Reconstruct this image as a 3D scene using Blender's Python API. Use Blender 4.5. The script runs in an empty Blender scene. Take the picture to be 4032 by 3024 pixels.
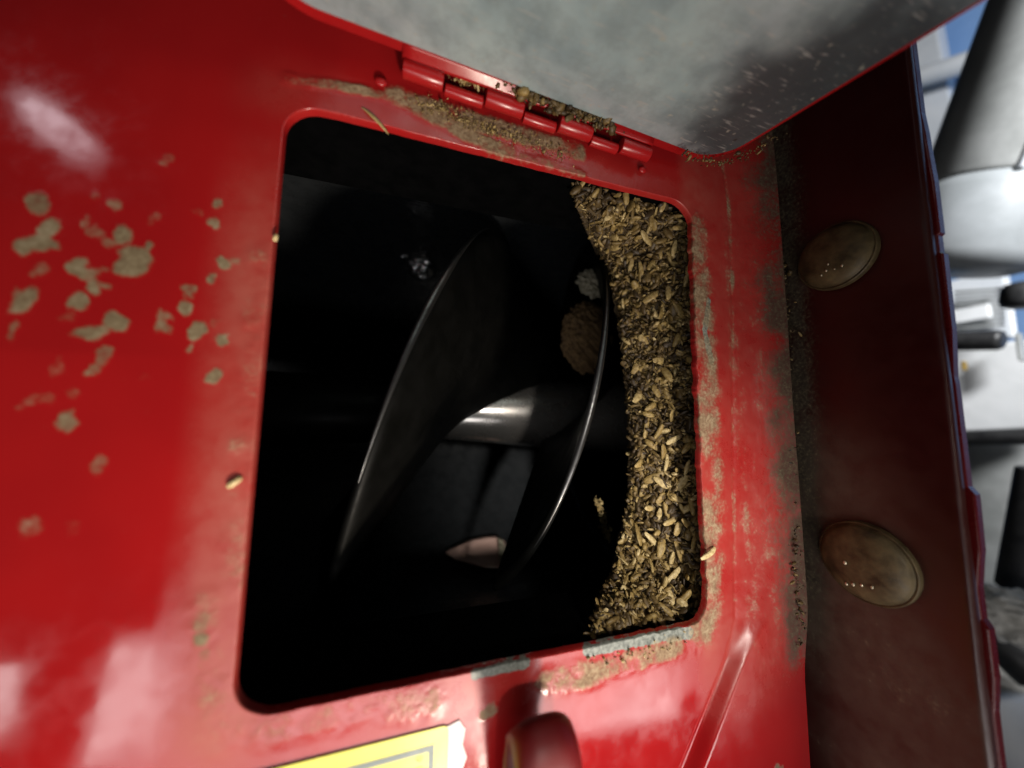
import bpy, bmesh, math
import numpy as np
from mathutils import Matrix, Vector

rng = np.random.default_rng(7)
sc = bpy.context.scene
col = sc.collection

# ------------------------------------------------------------------ camera
# World: X runs along the auger tube, Y into the tube, Z up; origin at the hatch opening's centre (metres).
F = 1363.0
PC = np.array([2016.0, 1512.0])
AH = np.array([4265.0, 199.0, F]); AH /= np.linalg.norm(AH)
AV = np.array([-177.0, 13130.0, -F]); AV -= AH * (AH @ AV); AV /= np.linalg.norm(AV)
AN = np.cross(AH, AV)
CAM = np.array([-0.03468, -0.09760, -0.00816])

def ray(px, py):
    r = np.array([(px - PC[0]) / F, (py - PC[1]) / F, 1.0])
    return np.array([r @ AH, r @ AN, -(r @ AV)])
def P(px, py, Y=0.0):            # measured photo point -> place on the plane y = Y
    r = ray(px, py); return CAM + r * ((Y - CAM[1]) / r[1])
def Q(px, py, X):                # the same on the plane x = X
    r = ray(px, py); return CAM + r * ((X - CAM[0]) / r[0])

cd = bpy.data.cameras.new('camera'); cam = bpy.data.objects.new('camera', cd); col.objects.link(cam)
sc.camera = cam
cx = np.array([AH[0], AN[0], -AV[0]]); cy = -np.array([AH[1], AN[1], -AV[1]]); cz = -np.array([AH[2], AN[2], -AV[2]])
M = Matrix.Identity(4)
for i in range(3):
    M[i][0], M[i][1], M[i][2], M[i][3] = cx[i], cy[i], cz[i], CAM[i]
cam.matrix_world = M
cd.sensor_width = 36.0; cd.lens = F * 36.0 / 4032.0
cd.clip_start = 0.005; cd.clip_end = 50.0
cd.dof.use_dof = True; cd.dof.focus_distance = 0.128; cd.dof.aperture_fstop = 4.2

# ------------------------------------------------------------------ light
w = bpy.data.worlds.new('World'); sc.world = w; w.use_nodes = True
w.node_tree.nodes['Background'].inputs[0].default_value = (0.85, 0.92, 1.0, 1)
w.node_tree.nodes['Background'].inputs[1].default_value = 0.008
sc.view_settings.view_transform = 'Standard'; sc.view_settings.look = 'None'
sc.view_settings.exposure = 0.0; sc.view_settings.gamma = 1.0
sc.cycles.use_denoising = True
sc.cycles.max_bounces = 6; sc.cycles.diffuse_bounces = 3; sc.cycles.glossy_bounces = 3
sc.cycles.caustics_reflective = False; sc.cycles.caustics_refractive = False

def area(name, loc, target, sx, sy, power, color, shape='RECTANGLE', roll=0.0, spread=math.pi):
    l = bpy.data.lights.new(name, 'AREA'); l.shape = shape; l.size = sx; l.size_y = sy
    l.energy = power; l.color = color; l.spread = spread
    o = bpy.data.objects.new(name, l); col.objects.link(o)
    d = Vector(target) - Vector(loc)
    o.matrix_world = Matrix.Translation(loc) @ (d.to_track_quat('-Z', 'Y').to_matrix().to_4x4()) @ Matrix.Rotation(roll, 4, 'Z')
    return o

# lamps whose mirror image shows in the glossy panel: follow the reflected ray from the camera off the curved sheet
def sheet_y(x, z):
    up = max(0.0, z - 0.005); lf = max(0.0, -x - 0.055)
    return 1.0 * lf * up + 0.7 * lf * lf + 0.5 * max(0.0, z - 0.075) ** 2
def mirrored(px, py, plane_y):
    p = P(px, py)
    for _ in range(6): p = P(px, py, sheet_y(p[0], p[2]))
    e = 1e-4
    n = np.array([(sheet_y(p[0] + e, p[2]) - sheet_y(p[0] - e, p[2])) / (2 * e), -1.0, (sheet_y(p[0], p[2] + e) - sheet_y(p[0], p[2] - e)) / (2 * e)])
    n /= np.linalg.norm(n); d = p - CAM; d /= np.linalg.norm(d); r = d - 2 * (d @ n) * n
    return p + r * ((plane_y - p[1]) / r[1])
def mirror_lamp(name, corners, plane_y, power_per_area, color, shape='RECTANGLE', grow=(1, 1)):
    tl, tr, bl = [mirrored(a, b, plane_y) for a, b in corners]
    ex, ey = tr - tl, tl - bl; c = tl + ex / 2 - ey / 2
    sx, sy = np.linalg.norm(ex), np.linalg.norm(ey); ex /= sx; ey -= ex * (ex @ ey); ey /= np.linalg.norm(ey); ez = np.cross(ex, ey)
    l = bpy.data.lights.new(name, 'AREA'); l.shape = shape; l.size = sx * grow[0]; l.size_y = sy * grow[1]
    l.energy = power_per_area * l.size * l.size_y; l.color = color
    o = bpy.data.objects.new(name, l); col.objects.link(o); m = Matrix.Identity(4)
    for k in range(3): m[k][0], m[k][1], m[k][2], m[k][3] = ex[k], ey[k], ez[k], c[k]
    o.matrix_world = m; return o
# bright doorway and side window of the workshop, below and in front of the panel
mirror_lamp('doorway_light', ((430, 2500), (2680, 2500), (400, 3010)), -0.24, 23.0, (1.0, 0.96, 0.95))
mirror_lamp('side_window_light', ((-60, 2600), (115, 2590), (-90, 2900)), -0.24, 22.0, (1.0, 0.96, 0.95))
# ceiling lamp up to the left, seen as the soft oblong spot on the upper left of the panel
mirror_lamp('ceiling_lamp', ((90, 340), (400, 600), (60, 400)), -0.60, 14.0, (1.0, 0.88, 0.95), 'ELLIPSE', (1.0, 1.0))
# hand torch held low in the plane of the flange: the key light
area('hand_torch', (0.055, -0.20, -0.34), (-0.055, 0.0, -0.02), 0.05, 0.05, 0.185, (1.0, 0.87, 0.72), 'DISK', spread=math.radians(50))
# added fill beam straight into the hatch, for the shaft and grain
area('front_fill', (-0.03, -0.70, 0.05), (0.050, 0.03, -0.050), 0.05, 0.05, 0.034, (1.0, 0.93, 0.84), 'DISK', spread=math.radians(12.5))
# light over the workshop floor beyond the flange
sp = bpy.data.lights.new('yard_light', 'SPOT'); sp.energy = 42.0; sp.spot_size = math.radians(120); sp.spot_blend = 0.4
sp.shadow_soft_size = 0.08; sp.color = (0.97, 0.98, 1.0)
so = bpy.data.objects.new('yard_light', sp); col.objects.link(so)
so.matrix_world = Matrix.Translation((0.42, -0.42, 0.42)) @ (Vector((0.75, 0.60, 0.05)).to_track_quat('-Z', 'Y').to_matrix().to_4x4())

# ------------------------------------------------------------------ noise
def _hash(ix, iy, seed):
    n = (ix.astype(np.int64) * 374761393 + iy.astype(np.int64) * 668265263 + seed * 1442695041) & 0xFFFFFFFF
    n = ((n ^ (n >> 13)) * 1274126177) & 0xFFFFFFFF
    return ((n ^ (n >> 16)) & 0xFFFF) / 65535.0
def vnoise(x, y, seed=0):
    ix, iy = np.floor(x), np.floor(y); fx, fy = x - ix, y - iy
    fx = fx * fx * (3 - 2 * fx); fy = fy * fy * (3 - 2 * fy)
    a = _hash(ix, iy, seed); b = _hash(ix + 1, iy, seed); c = _hash(ix, iy + 1, seed); d = _hash(ix + 1, iy + 1, seed)
    return (a * (1 - fx) + b * fx) * (1 - fy) + (c * (1 - fx) + d * fx) * fy
def fbm(x, y, scale, octv=4, seed=0):
    s = 0; a = 0.5; t = 0
    for k in range(octv):
        s = s + a * vnoise(x * scale, y * scale, seed + k * 17); t += a; a *= 0.55; scale *= 2.07
    return s / t
def sstep(a, b, x):
    t = np.clip((x - a) / (b - a), 0, 1); return t * t * (3 - 2 * t)
def dist_poly(x, z, pts):
    d = np.full(np.shape(x), 1e9)
    for (x0, z0), (x1, z1) in zip(pts[:-1], pts[1:]):
        ex, ez = x1 - x0, z1 - z0
        t = np.clip(((x - x0) * ex + (z - z0) * ez) / (ex * ex + ez * ez), 0, 1)
        d = np.minimum(d, np.hypot(x - x0 - t * ex, z - z0 - t * ez))
    return d
def PL(*pp, Y=0.0):
    return [(float(P(a, b, Y)[0]), float(P(a, b, Y)[2])) for a, b in pp]

# ------------------------------------------------------------------ materials
class MT:
    def __init__(self, name):
        self.m = bpy.data.materials.new(name); self.m.use_nodes = True
        self.t = self.m.node_tree; self.b = self.t.nodes['Principled BSDF']
        self.tc = self.t.nodes.new('ShaderNodeTexCoord')
    def n(self, kind, **kw):
        nd = self.t.nodes.new(kind)
        for k, v in kw.items():
            if hasattr(nd, k): setattr(nd, k, v)
        return nd
    def link(self, a, b): self.t.links.new(a, b)
    def set(self, **kw):
        for k, v in kw.items(): self.b.inputs[k.replace('_', ' ')].default_value = v
        return self
    def noise(self, scale, detail=4, rough=0.55):
        nd = self.n('ShaderNodeTexNoise'); nd.inputs['Scale'].default_value = scale
        nd.inputs['Detail'].default_value = detail; nd.inputs['Roughness'].default_value = rough
        self.link(self.tc.outputs['Object'], nd.inputs['Vector']); return nd.outputs['Fac']
    def attr(self, name):
        nd = self.n('ShaderNodeAttribute'); nd.attribute_name = name; return nd.outputs['Fac']
    def math(self, op, a, b=None, clamp=False):
        nd = self.n('ShaderNodeMath'); nd.operation = op; nd.use_clamp = clamp
        for i, s in enumerate((a, b)):
            if s is None: continue
            if isinstance(s, (int, float)): nd.inputs[i].default_value = s
            else: self.link(s, nd.inputs[i])
        return nd.outputs[0]
    def ramp(self, fac, *stops):
        nd = self.n('ShaderNodeValToRGB'); e = nd.color_ramp.elements
        while len(e) < len(stops): e.new(0.5)
        for q, (p, c) in zip(e, stops):
            q.position = p; q.color = (*c, 1) if len(c) == 3 else c
        self.link(fac, nd.inputs[0]); return nd.outputs[0]
    def mapr(self, v, a, b, c=0.0, d=1.0):
        nd = self.n('ShaderNodeMapRange'); nd.interpolation_type = 'SMOOTHSTEP'
        self.link(v, nd.inputs[0])
        for i, x in zip((1, 2, 3, 4), (a, b, c, d)): nd.inputs[i].default_value = x
        return nd.outputs[0]
    def mix(self, fac, a, b):
        nd = self.n('ShaderNodeMix'); nd.data_type = 'RGBA'
        if isinstance(fac, (int, float)): nd.inputs[0].default_value = fac
        else: self.link(fac, nd.inputs[0])
        for s, i in ((a, 6), (b, 7)):
            if isinstance(s, tuple): nd.inputs[i].default_value = (*s, 1)
            else: self.link(s, nd.inputs[i])
        return nd.outputs[2]
    def mixf(self, fac, a, b):
        nd = self.n('ShaderNodeMix'); nd.data_type = 'FLOAT'
        self.link(fac, nd.inputs[0])
        for s, i in ((a, 2), (b, 3)):
            if isinstance(s, (int, float)): nd.inputs[i].default_value = s
            else: self.link(s, nd.inputs[i])
        return nd.outputs[0]
    def bump(self, h, strength=0.3, dist=0.0005):
        nd = self.n('ShaderNodeBump'); nd.inputs['Strength'].default_value = strength
        nd.inputs['Distance'].default_value = dist
        self.link(h, nd.inputs['Height']); self.link(nd.outputs[0], self.b.inputs['Normal'])

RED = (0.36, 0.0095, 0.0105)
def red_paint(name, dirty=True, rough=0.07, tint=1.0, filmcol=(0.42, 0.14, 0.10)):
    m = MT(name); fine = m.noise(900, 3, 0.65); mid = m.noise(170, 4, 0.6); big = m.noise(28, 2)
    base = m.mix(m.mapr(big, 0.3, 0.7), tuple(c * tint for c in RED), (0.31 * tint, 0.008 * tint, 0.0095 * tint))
    scuff = m.mapr(m.noise(330, 3, 0.7), 0.66, 0.80, 0, 0.18)
    base = m.mix(scuff, base, (0.42 * tint, 0.10 * tint, 0.085 * tint))
    r = m.mixf(m.mapr(mid, 0.35, 0.75), rough, rough + 0.10)
    h = m.math('MULTIPLY', mid, 0.03)
    if dirty:
        film = m.math('MULTIPLY', m.attr('film'), m.mapr(mid, 0.15, 0.75, 0.45, 1.15), True)
        base = m.mix(film, base, filmcol); r = m.mixf(m.math('POWER', film, 0.5), r, 0.62)
        chip = m.mapr(m.math('ADD', m.attr('chip'), m.math('ADD', m.math('MULTIPLY', m.math('SUBTRACT', mid, 0.5), 1.3), m.math('MULTIPLY', m.math('SUBTRACT', fine, 0.5), 0.5))), 0.46, 0.56)
        base = m.mix(chip, base, m.mix(m.mapr(fine, 0.3, 0.7), (0.10, 0.11, 0.095), (0.27, 0.285, 0.25))); r = m.mixf(chip, r, 0.45)
        dn = m.math('ADD', m.attr('dust'), m.math('ADD', m.math('MULTIPLY', m.math('SUBTRACT', mid, 0.5), 1.0), m.math('MULTIPLY', m.math('SUBTRACT', fine, 0.5), 0.6)))
        dust = m.mapr(dn, 0.34, 1.0, 0, 0.90)
        dcol = m.ramp(m.math('ADD', m.math('MULTIPLY', fine, 0.6), m.math('MULTIPLY', mid, 0.4)),
                      (0.30, (0.07, 0.048, 0.024)), (0.5, (0.22, 0.165, 0.09)), (0.70, (0.42, 0.34, 0.21)))
        base = m.mix(dust, base, dcol); r = m.mixf(dust, r, 0.9)
        gr = m.mapr(m.math('ADD', m.attr('grime_shade'), m.math('MULTIPLY', m.math('SUBTRACT', fine, 0.5), 1.0)), 0.10, 1.05, 0, 0.95)
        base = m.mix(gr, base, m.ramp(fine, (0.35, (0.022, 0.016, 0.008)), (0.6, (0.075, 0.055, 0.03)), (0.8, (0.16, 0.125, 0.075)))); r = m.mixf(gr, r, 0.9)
        mud = m.mapr(m.math('ADD', m.attr('mud'), m.math('ADD', m.math('MULTIPLY', m.math('SUBTRACT', mid, 0.5), 0.55), m.math('MULTIPLY', m.math('SUBTRACT', fine, 0.5), 0.45))), 0.14, 0.90, 0, 0.92)
        mcol = m.ramp(m.math('ADD', m.math('MULTIPLY', mid, 0.55), m.math('MULTIPLY', fine, 0.45)), (0.34, (0.085, 0.070, 0.034)), (0.52, (0.19, 0.165, 0.09)), (0.70, (0.32, 0.29, 0.19)))
        base = m.mix(mud, base, mcol); r = m.mixf(mud, r, 0.95)
        h = m.math('ADD', h, m.math('MULTIPLY', m.math('MULTIPLY', fine, dust), 0.6))
    m.link(base, m.b.inputs['Base Color']); m.link(r, m.b.inputs['Roughness'])
    m.bump(h, 0.55, 0.0006); m.set(IOR=1.52)
    return m.m
M_RED = red_paint('red_enamel_dirty')
M_REDC = red_paint('red_enamel', False, 0.26)
M_SHADED = red_paint('shaded_red_enamel', True, 0.26, 0.10, (0.13, 0.085, 0.058))  # panel red darkened, so the flange's shade sits in its colour
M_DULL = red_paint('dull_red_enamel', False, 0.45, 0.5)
M_SHADED2 = red_paint('shaded_red_enamel_clean', False, 0.25, 0.3)  # same shade-darkened red without dirt, for the mating flange

def simple(name, c, rough, metal=0.0, c2=None, scale=200, bump=0.0, bdist=0.0004, spec=0.5):
    m = MT(name); f = m.noise(scale, 6, 0.62)
    m.link(m.ramp(f, (0.32, c), (0.70, c2 or c)), m.b.inputs['Base Color'])
    m.link(m.mapr(f, 0.3, 0.7, max(0.02, rough * 0.8), min(1, rough * 1.25)), m.b.inputs['Roughness'])
    m.set(Metallic=metal); m.b.inputs['Specular IOR Level'].default_value = spec
    if bump: m.bump(f, bump, bdist)
    return m.m
def galvanised():
    m = MT('galvanised_steel'); big = m.noise(40, 3, 0.6); med = m.noise(130, 4, 0.65)
    def streak(rot, sx, sy, lo, hi):
        st = m.n('ShaderNodeMapping'); st.inputs['Rotation'].default_value = (0, 0, rot); st.inputs['Scale'].default_value = (sx, sy, 1)
        m.link(m.tc.outputs['Object'], st.inputs[0])
        nz = m.n('ShaderNodeTexNoise'); nz.inputs['Scale'].default_value = 1.0; nz.inputs['Detail'].default_value = 3
        m.link(st.outputs[0], nz.inputs[0]); return m.mapr(nz.outputs['Fac'], lo, hi)
    c = m.ramp(big, (0.36, (0.40, 0.52, 0.56)), (0.5, (0.52, 0.66, 0.69)), (0.64, (0.62, 0.76, 0.78)))
    c = m.mix(m.mapr(med, 0.35, 0.7, 0, 0.45), c, (0.19, 0.23, 0.24))
    xg = m.n('ShaderNodeSeparateXYZ'); m.link(m.tc.outputs['Object'], xg.inputs[0])
    dx = m.math('SUBTRACT', xg.outputs[0], 0.127); dy = m.math('SUBTRACT', xg.outputs[1], 0.030)
    dd = m.math('ADD', m.math('MULTIPLY', dx, dx), m.math('MULTIPLY', m.math('MULTIPLY', dy, dy), 0.6))
    dark_patch = m.mapr(m.math('ADD', dd, m.math('MULTIPLY', m.math('SUBTRACT', big, 0.5), 0.0012)), 0.0012, 0.0002)  # darker patch towards the right of the liner
    c = m.mix(m.math('MULTIPLY', dark_patch, 0.88), c, (0.045, 0.045, 0.05))
    scr = m.math('MULTIPLY', streak(-0.62, 110, 800, 0.57, 0.69), m.mapr(m.noise(190, 2), 0.40, 0.60))
    c = m.mix(m.math('MULTIPLY', scr, 0.55), c, (0.62, 0.64, 0.61))
    scr2 = m.math('MULTIPLY', streak(-0.30, 150, 1200, 0.61, 0.71), m.mapr(m.noise(150, 2), 0.45, 0.6))
    c = m.mix(m.math('MULTIPLY', scr2, 0.45), c, (0.70, 0.70, 0.66))
    c = m.mix(m.mapr(m.noise(420, 2), 0.66, 0.76, 0, 0.6), c, (0.60, 0.59, 0.50))
    c = m.mix(m.mapr(m.noise(150, 2), 0.27, 0.20, 0, 0.85), c, (0.04, 0.035, 0.03))
    m.link(c, m.b.inputs['Base Color']); m.set(Metallic=0.45)
    m.link(m.mapr(med, 0.3, 0.7, 0.30, 0.52), m.b.inputs['Roughness'])
    m.bump(med, 0.25, 0.0004); return m.m
M_GALV = galvanised()
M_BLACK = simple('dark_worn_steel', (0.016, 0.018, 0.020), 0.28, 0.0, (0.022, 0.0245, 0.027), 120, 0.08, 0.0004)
M_LIP = simple('near_black_steel', (0.0010, 0.0011, 0.0012), 0.7, 0.0, (0.0018, 0.0018, 0.002), 160, 0.1, 0.0004, 0.02)  # near-black base colour for the lips and end plates
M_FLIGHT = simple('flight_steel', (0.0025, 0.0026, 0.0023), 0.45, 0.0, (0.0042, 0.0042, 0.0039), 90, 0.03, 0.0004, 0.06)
M_EDGE = simple('edge_highlight_steel', (0.13, 0.13, 0.13), 0.36, 0.9, (0.05, 0.05, 0.05), 160, 0.1)  # bright metal standing in for the flights' edge highlight
M_SHAFT = simple('shaft_steel', (0.42, 0.41, 0.39), 0.25, 0.85, (0.30, 0.28, 0.26), 60, 0.05)
M_BOLT = simple('yellow_zinc', (0.035, 0.024, 0.010), 0.55, 0.2, (0.15, 0.108, 0.046), 170, 0.45, 0.0006)
M_BOLTM = simple('yellow_zinc_worn', (0.75, 0.68, 0.48), 0.35, 0.6)
M_YEL = simple('yellow_vinyl', (0.80, 0.74, 0.09), 0.38, 0.0, (0.86, 0.80, 0.13), 60)
M_GREY = simple('grey_print', (0.13, 0.17, 0.17), 0.5, 0, (0.18, 0.22, 0.21), 300)
M_INK = simple('olive_print', (0.42, 0.40, 0.10), 0.4, 0, (0.48, 0.45, 0.13), 300)
M_WHITE = simple('white_backing', (0.72, 0.68, 0.67), 0.55, 0, (0.80, 0.77, 0.76), 90, 0.2)
def grain_mat(name):
    m = MT(name); a = m.attr('tone')
    c = m.ramp(a, (0.0, (0.040, 0.024, 0.009)), (0.35, (0.145, 0.095, 0.032)), (0.7, (0.38, 0.27, 0.095)), (1.0, (0.72, 0.58, 0.30)))
    f = m.noise(1100, 4, 0.6); c2 = m.mix(m.mapr(f, 0.3, 0.7), (0.55, 0.5, 0.42), (1.0, 1.0, 1.0))
    mx = m.n('ShaderNodeMix'); mx.data_type = 'RGBA'; mx.blend_type = 'MULTIPLY'; mx.inputs[0].default_value = 1.0
    m.link(c, mx.inputs[6]); m.link(c2, mx.inputs[7]); m.link(mx.outputs[2], m.b.inputs['Base Color'])
    m.set(Roughness=0.55); m.bump(f, 0.3, 0.0003); return m.m
M_GRAIN = grain_mat('tan_grain')
M_CAKE = simple('grain_dust', (0.03, 0.018, 0.007), 0.9, 0, (0.12, 0.08, 0.033), 600, 0.8, 0.001)
M_CRUST = simple('brown_crust', (0.075, 0.04, 0.016), 0.85, 0, (0.30, 0.19, 0.085), 420, 0.8, 0.001)
M_LINT = simple('pale_dust', (0.20, 0.18, 0.12), 0.9, 0, (0.62, 0.58, 0.45), 500, 0.8, 0.001)
M_ROSE = simple('lit_wall_pink', (0.88, 0.62, 0.54), 0.22, 0.0, (0.76, 0.50, 0.43), 60)  # pink stands in for light falling on the lower tube wall

# ------------------------------------------------------------------ mesh helpers
def link_mesh(name, me, mat, parent=None, smooth=True):
    if mat: me.materials.append(mat)
    if smooth: me.polygons.foreach_set('use_smooth', np.ones(len(me.polygons), bool))
    o = bpy.data.objects.new(name, me); col.objects.link(o); o.parent = parent
    return o
def np_mesh(name, V, Fq, mat, parent=None, smooth=True, attrs=None):
    V = np.asarray(V, np.float32); Fq = np.asarray(Fq, np.int32); k = Fq.shape[1]
    me = bpy.data.meshes.new(name)
    me.vertices.add(len(V)); me.vertices.foreach_set('co', V.ravel())
    me.loops.add(Fq.size); me.loops.foreach_set('vertex_index', Fq.ravel())
    me.polygons.add(len(Fq)); me.polygons.foreach_set('loop_start', np.arange(len(Fq), dtype=np.int32) * k)
    me.polygons.foreach_set('loop_total', np.full(len(Fq), k, np.int32))
    me.update(calc_edges=True); me.validate()
    for a, val in (attrs or {}).items():
        at = me.attributes.new(a, 'FLOAT', 'POINT'); at.data.foreach_set('value', np.asarray(val, np.float32))
    return link_mesh(name, me, mat, parent, smooth)
def grid_faces(nr, nc, wrap=False):
    i, j = np.meshgrid(np.arange(nr - 1), np.arange(nc if wrap else nc - 1), indexing='ij')
    j2 = (j + 1) % nc
    return np.stack([i * nc + j, i * nc + j2, (i + 1) * nc + j2, (i + 1) * nc + j], -1).reshape(-1, 4)
def bm_obj(name, bm, mat, parent=None, smooth=True):
    me = bpy.data.meshes.new(name); bm.to_mesh(me); bm.free()
    return link_mesh(name, me, mat, parent, smooth)
def tag(o, label, cat, group=None, kind=None):
    o['label'] = label
    if cat: o['category'] = cat
    if group: o['group'] = group
    if kind: o['kind'] = kind
    return o
def empty(name, loc):
    o = bpy.data.objects.new(name, None); col.objects.link(o); o.location = loc; o.empty_display_size = 0.02
    return o
def keep(o, par):                # parent without moving the child
    o.parent = par; o.matrix_parent_inverse = par.matrix_world.inverted() if par.type != 'EMPTY' else Matrix.Translation(par.location).inverted()
    return o
def box(name, c, s, mat, parent=None, bevel=0.0006, rot=None, seg=2):
    bm = bmesh.new(); bmesh.ops.create_cube(bm, size=1)
    bmesh.ops.scale(bm, vec=s, verts=bm.verts)
    if bevel: bmesh.ops.bevel(bm, geom=bm.edges[:], offset=bevel, segments=seg, profile=0.5, affect='EDGES')
    o = bm_obj(name, bm, mat, None, False)
    o.location = c
    if rot: o.rotation_euler = rot
    if parent: keep(o, parent)
    return o
def frame(origin, ex, ey, ez):
    m = Matrix.Identity(4)
    for i in range(3): m[i][0], m[i][1], m[i][2], m[i][3] = ex[i], ey[i], ez[i], origin[i]
    return m
def unit(a): a = np.asarray(a, float); return a / np.linalg.norm(a)
def revolve(name, prof, mat, mw, parent=None, n=40, attrs=None):
    # prof: (radius, height) list; axis = local Z
    a = np.linspace(0, 2 * np.pi, n, endpoint=False)
    V = np.array([[(r * np.cos(t), r * np.sin(t), hh) for t in a] for r, hh in prof]).reshape(-1, 3)
    o = np_mesh(name, V, grid_faces(len(prof), n, True), mat)
    o.matrix_world = mw
    if parent: keep(o, parent)
    return o
def cyl(name, p0, p1, r, mat, parent=None, r2=None, cap=0.15, n=40, extra=()):
    p0, p1 = np.array(p0, float), np.array(p1, float); L = np.linalg.norm(p1 - p0); ez = (p1 - p0) / L
    ex = unit(np.cross(ez, (0.3, 0.1, 0.9) if abs(ez[2]) < 0.9 else (1, 0, 0.0))); ey = np.cross(ez, ex)
    r2 = r if r2 is None else r2; c = cap * r
    prof = [(1e-5, 0), (r - c, 0), (r - 0.3 * c, 0.3 * c), (r, c)] + list(extra) + [(r2, L - c), (r2 - 0.3 * c, L - 0.3 * c), (r2 - c, L), (1e-5, L)]
    return revolve(name, prof, mat, frame(p0, ex, ey, ez), parent, n)
def extrude_poly(name, pts, thick, mat, mw, parent=None, bevel=0.0004):
    bm = bmesh.new(); vs = [bm.verts.new((a, b, 0)) for a, b in pts]; f = bm.faces.new(vs)
    r = bmesh.ops.extrude_face_region(bm, geom=[f])
    bmesh.ops.translate(bm, vec=(0, 0, thick), verts=[v for v in r['geom'] if isinstance(v, bmesh.types.BMVert)])
    bmesh.ops.recalc_face_normals(bm, faces=bm.faces)
    if bevel: bmesh.ops.bevel(bm, geom=[e for e in bm.edges if len(e.link_faces) == 2 and e.calc_face_angle(0) > 1.0], offset=bevel, segments=2, profile=0.5, affect='EDGES')
    o = bm_obj(name, bm, mat, None, False); o.matrix_world = mw
    if parent: keep(o, parent)
    return o
def rrect(x0, x1, z0, z1, r, n=10):
    out = []
    for (cx_, cz_, a0) in ((x1 - r, z1 - r, 0), (x0 + r, z1 - r, 90), (x0 + r, z0 + r, 180), (x1 - r, z0 + r, 270)):
        for k in range(n + 1):
            a = math.radians(a0 + 90 * k / n); out.append((cx_ + r * math.cos(a), cz_ + r * math.sin(a)))
    return out

# ------------------------------------------------------------------ the housing
XF = 0.1132
housing = empty('auger_housing', (0.0, 0.0, -0.17))
tag(housing, 'red painted sheet metal auger housing with a square open hatch and bolted flange', 'auger housing')

# --- front panel: rings from the opening's outline outwards
HX, HZ, RC = 0.0673, 0.0750, 0.0085
X0, X1, Z0, Z1 = -0.20, 0.1066, -0.175, 0.155
NS = 1320
outl = np.array(rrect(-HX, HX, -HZ, HZ, RC, 24)); outl = np.vstack([outl, outl[:1]])
seg = np.r_[0, np.cumsum(np.hypot(*np.diff(outl, axis=0).T))]
s = np.linspace(0, seg[-1], NS, endpoint=False)
ox, oz = np.interp(s, seg, outl[:, 0]), np.interp(s, seg, outl[:, 1])
# ragged, dented lip on the right and lower right
rag = (fbm(s, s * 0 + 3.1, 240, 4, 5) - 0.5)
wr = sstep(0.05, 0.066, ox) * (1 - sstep(0.066, 0.074, np.abs(oz))); wb = sstep(0.02, 0.05, ox) * sstep(0.070, 0.074, -oz)
ox = ox + wr * rag * 0.0017 ; oz = oz + (wb * 0.0012 + 0.0003) * rag
nxo = np.where(np.abs(ox) / HX >= 1 - 1e-9, np.sign(ox), 0.0)
sx_ = np.where(ox > 0, X1 / np.maximum(ox, 1e-6), X0 / np.minimum(ox, -1e-6))
sz_ = np.where(oz > 0, Z1 / np.maximum(oz, 1e-6), Z0 / np.minimum(oz, -1e-6))
sc_o = np.minimum(sx_, sz_)
bx_, bz_ = ox * sc_o, oz * sc_o
rn = np.hypot(ox, oz)
t = np.linspace(0, 1, 230) ** 1.12
rx = ox[None] + (bx_ - ox)[None] * t[:, None]; rz = oz[None] + (bz_ - oz)[None] * t[:, None]

CRE = PL((2835, 560), (2868, 800), (2884, 1100), (2888, 1700), (2892, 2300), (2895, 2440), (2862, 2590), (2780, 2800), (2690, 3024), (2600, 3230))
cz_s = np.array([p[1] for p in CRE])[::-1]; cx_s = np.array([p[0] for p in CRE])[::-1]
def raised(x, z): return x - np.interp(z, cz_s, cx_s)
def panel_y(x, z, mud, dust):
    d = raised(x, z)
    y = -0.0030 * sstep(0.0003, 1.0, d / (0.0050 + 0.013 * sstep(-0.090, -0.066, z))) + 0.0003 * np.exp(-(d / 0.0010) ** 2)
    # the sheet rolls back towards the top left, and is slightly hand-dented
    up = np.clip(z - 0.005, 0, None); lf = np.clip(-x - 0.055, 0, None)
    y = y + 1.0 * lf * up + 0.7 * lf * lf + 0.5 * np.clip(z - 0.075, 0, None) ** 2
    fx = np.clip((x - 0.0900) / (0.1075 - 0.0900), 0, 1); y = y - 0.0040 * (1 - np.sqrt(1 - fx * fx * 0.98)) * sstep(-0.100, -0.070, z)
    y = y + 0.0005 * (fbm(x + 1, z + 1, 14, 2, 31) - 0.5)
    y = y - 0.00008 * mud - 0.0005 * np.clip(dust, 0, 1) * fbm(x, z, 420, 3, 9)
    return y
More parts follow.
